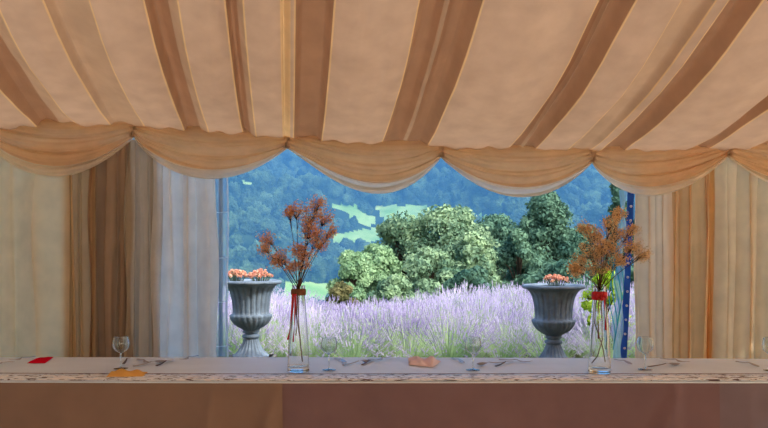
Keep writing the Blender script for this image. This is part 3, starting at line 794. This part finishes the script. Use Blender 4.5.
# ---- broadleaf trees beyond the field
def tree(px, Y, ytop, ybase_z, wpx, lm, lab, cat='tree', seed=0, nblob=38, nleaf=420, ls=.125, shape='round', name='broadleaf_tree', group='trees beyond the lavender field'):
    rr = random.Random(seed)
    ztop = CAMZ-(ytop-HY)/F*Y; x = (px-CX)/F*Y; zg = ybase_z; H = ztop-zg; W = wpx/F*Y/2
    root = thing(name, (x, Y, zg), lab, cat, group)
    lf = MB(); tr = MB()
    tr.tube([Vector((0, 0, 0)), Vector((.1, 0, H*.3)), Vector((-.05, .1, H*.6)), Vector((0, 0, H*.88))], [H*.03, H*.024, H*.015, H*.006], 8)
    nblob = int(nblob*1.5)
    for b_ in range(nblob):
        k = (b_+.5)/nblob
        if shape == 'cone':
            hz = .04+.94*k; rad = W*(1.03-k)**.72*.95
        else:
            hz = .06+.92*k; rad = W*math.sqrt(max(.05, 1-abs((hz-.42)/.58)**2.2))*.95
        a = rr.random()*2*PI; d = rad*math.sqrt(rr.uniform(.12, 1))
        br = W*rr.uniform(.2, .40)*(1 if shape == 'round' else 1.15-.55*k)
        c = Vector((d*math.cos(a), d*math.sin(a), H*hz-br*.4))
        tr.tube([Vector((0, 0, c.z*.7)), c*.5+Vector((0, 0, c.z*.42)), c], [H*.008, H*.005, .02], 5)
        for q in range(nleaf):
            n = Vector((rr.gauss(0, 1), rr.gauss(0, 1), rr.gauss(0, 1)+.25)).normalized()
            p = c+Vector((n.x, n.y, n.z*.8))*br*rr.uniform(.5, 1.15)
            nn = (n+Vector((rr.gauss(0, .6), rr.gauss(0, .6), rr.gauss(0, .6)))).normalized()
            t1 = nn.orthogonal().normalized(); t1.rotate(Matrix.Rotation(rr.random()*6.28, 3, nn))
            t2 = nn.cross(t1); s_ = ls*rr.uniform(.6, 1.25)
            lf.quad(p-t1*s_, p-t2*s_*.55, p+t1*s_, p+t2*s_*.55)
    tr.build('trunk', M['bark'], root); lf.build('foliage', lm, root, smooth=False)
    return root
g = lambda px, Y: gh((px-CX)/F*Y, Y)-.1
tree(405, 42, 216, g(405, 42), 92, M['leaf_mid'], 'broad mid-green tree at the left front of the tree group', seed=1, nblob=50)
tree(452, 41, 206, g(452, 41), 100, M['leaf_mid'], 'tallest rounded mid-green tree in the middle of the group', seed=2, nblob=56)
tree(376, 40, 244, g(376, 40), 56, M['leaf_light'], 'light green tree at the left end of the tree group', seed=3, nblob=60)
tree(353, 36, 250, g(353, 36), 44, M['leaf_light'], 'small light green tree standing left of the group', seed=4, nblob=40, ls=.10)
tree(345, 30, 282, g(345, 30), 40, M['leaf_rust'], 'low brownish green shrub at the left edge of the field', 'shrub', seed=5, nblob=20, ls=.10, name='shrub', group='shrubs beyond the field')
tree(430, 33, 248, g(430, 33), 70, M['leaf_mid'], 'rounded green tree in front of the tallest one', seed=6, nblob=40, ls=.115)
tree(473, 35, 232, g(473, 35), 62, M['leaf_mid'], 'rounded green tree right of the tallest one', seed=7, nblob=40, ls=.115)
tree(499, 46, 214, g(499, 46), 76, M['leaf_dark'], 'dark broadleaf tree left of the conifer', seed=8, nblob=60)
tree(545, 38, 189, g(547, 38), 112, M['leaf_dark'], 'tall dark conifer rising behind the right urn', seed=9, nblob=90, nleaf=330, shape='cone', ls=.12, name='conifer')
tree(519, 36, 228, g(519, 36), 62, M['leaf_dark'], 'dark tree at the left foot of the conifer', seed=10, nblob=34, ls=.115)
tree(580, 40, 226, g(580, 40), 70, M['leaf_dark'], 'dark tree right of the conifer, behind the tan dried flowers', seed=11, nblob=40)
tree(617, 34, 180, g(617, 34), 44, M['leaf_dark'], 'narrow dark tree behind the blue strap', seed=12, nblob=60, nleaf=200, shape='cone', ls=.13, name='conifer')
tree(645, 38, 215, g(645, 38), 60, M['leaf_dark'], 'dark tree behind the peach curtain edge', seed=13, nblob=34)
tree(470, 29, 268, g(470, 29), 60, M['leaf_dark'], 'low dark shrub below the group, just over the lavender', 'shrub', seed=14, nblob=26, ls=.10, name='shrub', group='shrubs beyond the field')
tree(395, 29, 275, g(395, 29), 60, M['leaf_mid'], 'low green shrub over the dip of the lavender', 'shrub', seed=15, nblob=26, ls=.10, name='shrub', group='shrubs beyond the field')
tree(560, 27, 262, g(560, 27), 80, M['leaf_dark'], 'low dark shrub behind the right urn flowers', 'shrub', seed=16, nblob=30, ls=.10, name='shrub', group='shrubs beyond the field')
tree(606, 8.6, 268, -.03, 46, M['leaf_lime'], 'bright lime green shrub behind the right vase', 'shrub', seed=17, nblob=26, nleaf=70, ls=.028, name='shrub')

# ---- forest on the far hillside
fields = [[(374, 205), (446, 206), (442, 221), (396, 222), (382, 218)], [(328, 202), (356, 206), (380, 221), (366, 226), (346, 214)],
          [(332, 235), (366, 229), (394, 224), (392, 236), (369, 242), (334, 243)], [(285, 281), (330, 283), (345, 300), (280, 300)], [(470, 213), (510, 216), (510, 220), (470, 217)],
          [(228, 178), (262, 184), (262, 187), (228, 182)]]
def inside(p, poly):
    x, y = p; c = False; j = len(poly)-1
    for i in range(len(poly)):
        (xi, yi), (xj, yj) = poly[i], poly[j]
        if (yi > y) != (yj > y) and x < (xj-xi)*(y-yi)/(yj-yi)+xi: c = not c
        j = i
    return c
mb = MB(); ys = [190+2.6*i for i in range(172)]+list(range(638, 1101, 14)); nx = 260
for y in ys:
    for i in range(nx+1):
        x = (-1+2*i/nx)*(60+y*.62); mb.v.append((x, y, hill(x, y) if y > 199 else min(hill(x, y), -37)))
for j in range(len(ys)-1):
    for i in range(nx): mb.f.append((j*(nx+1)+i, j*(nx+1)+i+1, (j+1)*(nx+1)+i+1, (j+1)*(nx+1)+i))
M['woodfloor'] = leafmat('woodland_floor', lin(40, 62, 42), lin(70, 95, 60), 0, .15)
o = mb.build('hillside', [M['grass'], M['woodfloor']])
fm = []
for f in mb.f:
    q = sum((Vector(mb.v[i]) for i in f), Vector())/4
    pp = (CX+F*q.x/q.y, HY-F*(q.z-CAMZ)/q.y)
    fm.append(0 if any(inside(pp, f_) for f_ in fields) else 1)
o.data.polygons.foreach_set('material_index', fm); tag(o, kind='structure')
import bmesh
def crown(seed, sub=3):
    bm = bmesh.new(); bmesh.ops.create_icosphere(bm, subdivisions=sub, radius=1)
    for v in bm.verts:
        d = v.co.normalized()
        k = 1+.42*noise.noise(d*1.5+Vector((seed*7, 0, 0)))+.34*noise.noise(d*3.6+Vector((0, seed*5, 0)))+.14*noise.noise(d*9+Vector((0, 0, seed*3)))
        v.co = Vector((d.x, d.y, d.z*1.1+.15))*k
    me = bpy.data.meshes.new('forest_tree'); bm.to_mesh(me); bm.free(); me.materials.append(M['forest'])
    me.polygons.foreach_set('use_smooth', [True]*len(me.polygons)); return me
CR = [crown(i) for i in range(5)]; CN = [crown(i, 4) for i in range(5)]
cv = []; cf = []
for me in CR:
    a = np.empty(len(me.vertices)*3); me.vertices.foreach_get('co', a); cv.append(a.reshape(-1, 3)); cf.append(np.array([p.vertices[:] for p in me.polygons]))
tp = []
y = 255
while y < 760:
    x = -y*.46; 
    while x < y*.54:
        xx = x+rnd.uniform(-2.4, 2.4); yy = y+rnd.uniform(-2.4, 2.4); z = hill(xx, yy)
        px = CX+F*xx/yy; py = HY-F*(z+1.5-CAMZ)/yy
        pg = HY-F*(z-CAMZ)/yy
        if 40 < px < 800 and py > 95 and py < 330 and not any(inside((px, py), f) or inside((px, pg), f) or inside((px, pg-7), f) for f in fields):
            tp.append((yy, xx, z, rnd.choice((1.6, 2.2, 2.8, 3.4, 4.2))*rnd.uniform(.85, 1.1), px, py))
        x += 4.9
    y += 4.9+y*.002
vis = [t for t in tp if 224 < t[4] < 628 and 152 < t[5] < (286 if t[4] < 340 else 205 if t[4] > 430 else 228)]
vis.sort(key=lambda t: t[0]); near = vis[:300]; ns = set(id(t) for t in near)
for t in near:
    o = link('forest_tree', CN[rnd.randrange(5)], None, (t[1], t[0], t[2]+t[3]*.45)); o.scale = (t[3], t[3], t[3]*rnd.uniform(.95, 1.3)); o.rotation_euler.z = rnd.random()*6
    left = t[4] < 335
    tag(o, 'rounded tree in the hazy blue-green wood on the far hillside, left of the fields' if left else 'rounded tree in the hazy wood around the far fields', 'tree', 'hillside trees left of the fields' if left else 'hillside trees around the fields')
V = []; Fc = []; off = 0
for t in tp:
    if id(t) in ns: continue
    k = rnd.randrange(5); a = rnd.random()*6; c_, s_ = math.cos(a), math.sin(a)
    v = cv[k]*t[3]; v = np.stack([v[:, 0]*c_-v[:, 1]*s_+t[1], v[:, 0]*s_+v[:, 1]*c_+t[0], v[:, 2]*rnd.uniform(.95, 1.3)+t[2]+t[3]*.45], 1)
    V.append(v); Fc.append(cf[k]+off); off += len(v)
V = np.concatenate(V); Fc = np.concatenate(Fc)
me = bpy.data.meshes.new('hillside_forest'); me.vertices.add(len(V)); me.vertices.foreach_set('co', V.ravel())
me.loops.add(len(Fc)*3); me.loops.foreach_set('vertex_index', Fc.ravel()); me.polygons.add(len(Fc)); me.polygons.foreach_set('loop_start', np.arange(0, len(Fc)*3, 3))
me.update(calc_edges=True); me.materials.append(M['forest']); me.polygons.foreach_set('use_smooth', [True]*len(Fc))
tag(link('hillside_forest', me), 'dense wood covering the upper far hillside', 'forest', kind='stuff')
print('FOREST', len(tp), len(vis))

# ---- haze over the valley
hz = bpy.data.materials.new('valley_haze'); hz.use_nodes = True; nt = hz.node_tree; nt.nodes.remove(nt.nodes['Principled BSDF'])
vs = nt.nodes.new('ShaderNodeVolumeScatter'); vs.inputs['Color'].default_value = (.14, .42, .82, 1); vs.inputs['Density'].default_value = .0019; vs.inputs['Anisotropy'].default_value = 0
va = nt.nodes.new('ShaderNodeVolumeAbsorption'); va.inputs['Color'].default_value = vs.inputs['Color'].default_value; va.inputs['Density'].default_value = vs.inputs['Density'].default_value
ad = nt.nodes.new('ShaderNodeAddShader'); nt.links.new(vs.outputs[0], ad.inputs[0]); nt.links.new(va.outputs[0], ad.inputs[1])
nt.links.new(ad.outputs[0], nt.nodes['Material Output'].inputs['Volume'])
mb = MB(); mb.box((0, 630, 100), (1600, 1160, 400)); o = mb.build('haze', hz, smooth=False); tag(o, 'blue haze hanging over the valley', 'haze', kind='stuff')

# ------------------------------------------------------------------ light, sky, camera
W = bpy.data.worlds.new('World'); SC.world = W; W.use_nodes = True; nt = W.node_tree
sk = nt.nodes.new('ShaderNodeTexSky'); sk.sky_type = 'NISHITA'; sk.sun_disc = False; sk.sun_elevation = math.radians(48); sk.sun_rotation = math.radians(140); sk.dust_density = 4; sk.air_density = 1.2
bg = nt.nodes['Background']; bg.inputs['Strength'].default_value = .55; nt.links.new(sk.outputs[0], bg.inputs['Color'])
sun = bpy.data.lights.new('sun', 'SUN'); sun.energy = 3.3; sun.angle = math.radians(.6); sun.color = (1, .97, .92)
so = bpy.data.objects.new('sun', sun); COL.objects.link(so); so.location = (0, -10, 30)
sd = Vector((.66, -.38, .66)); so.rotation_euler = sd.to_track_quat('Z', 'Y').to_euler()
cam = bpy.data.cameras.new('camera'); co = bpy.data.objects.new('camera', cam); COL.objects.link(co)
co.location = (0, 0, CAMZ); co.rotation_euler = (PI/2, 0, 0); cam.sensor_width = 36; cam.lens = 36*F/768; cam.shift_y = (HY-214)/768
cam.clip_end = 3000; cam.clip_start = .05; SC.camera = co
SC.view_settings.view_transform = 'Standard'; SC.view_settings.look = 'None'; SC.view_settings.gamma = 1; SC.view_settings.use_curve_mapping = False
SC.view_settings.exposure = -.22
SC.cycles.max_bounces = 20; SC.cycles.transmission_bounces = 20; SC.cycles.transparent_max_bounces = 16; SC.cycles.volume_bounces = 1; SC.cycles.diffuse_bounces = 6
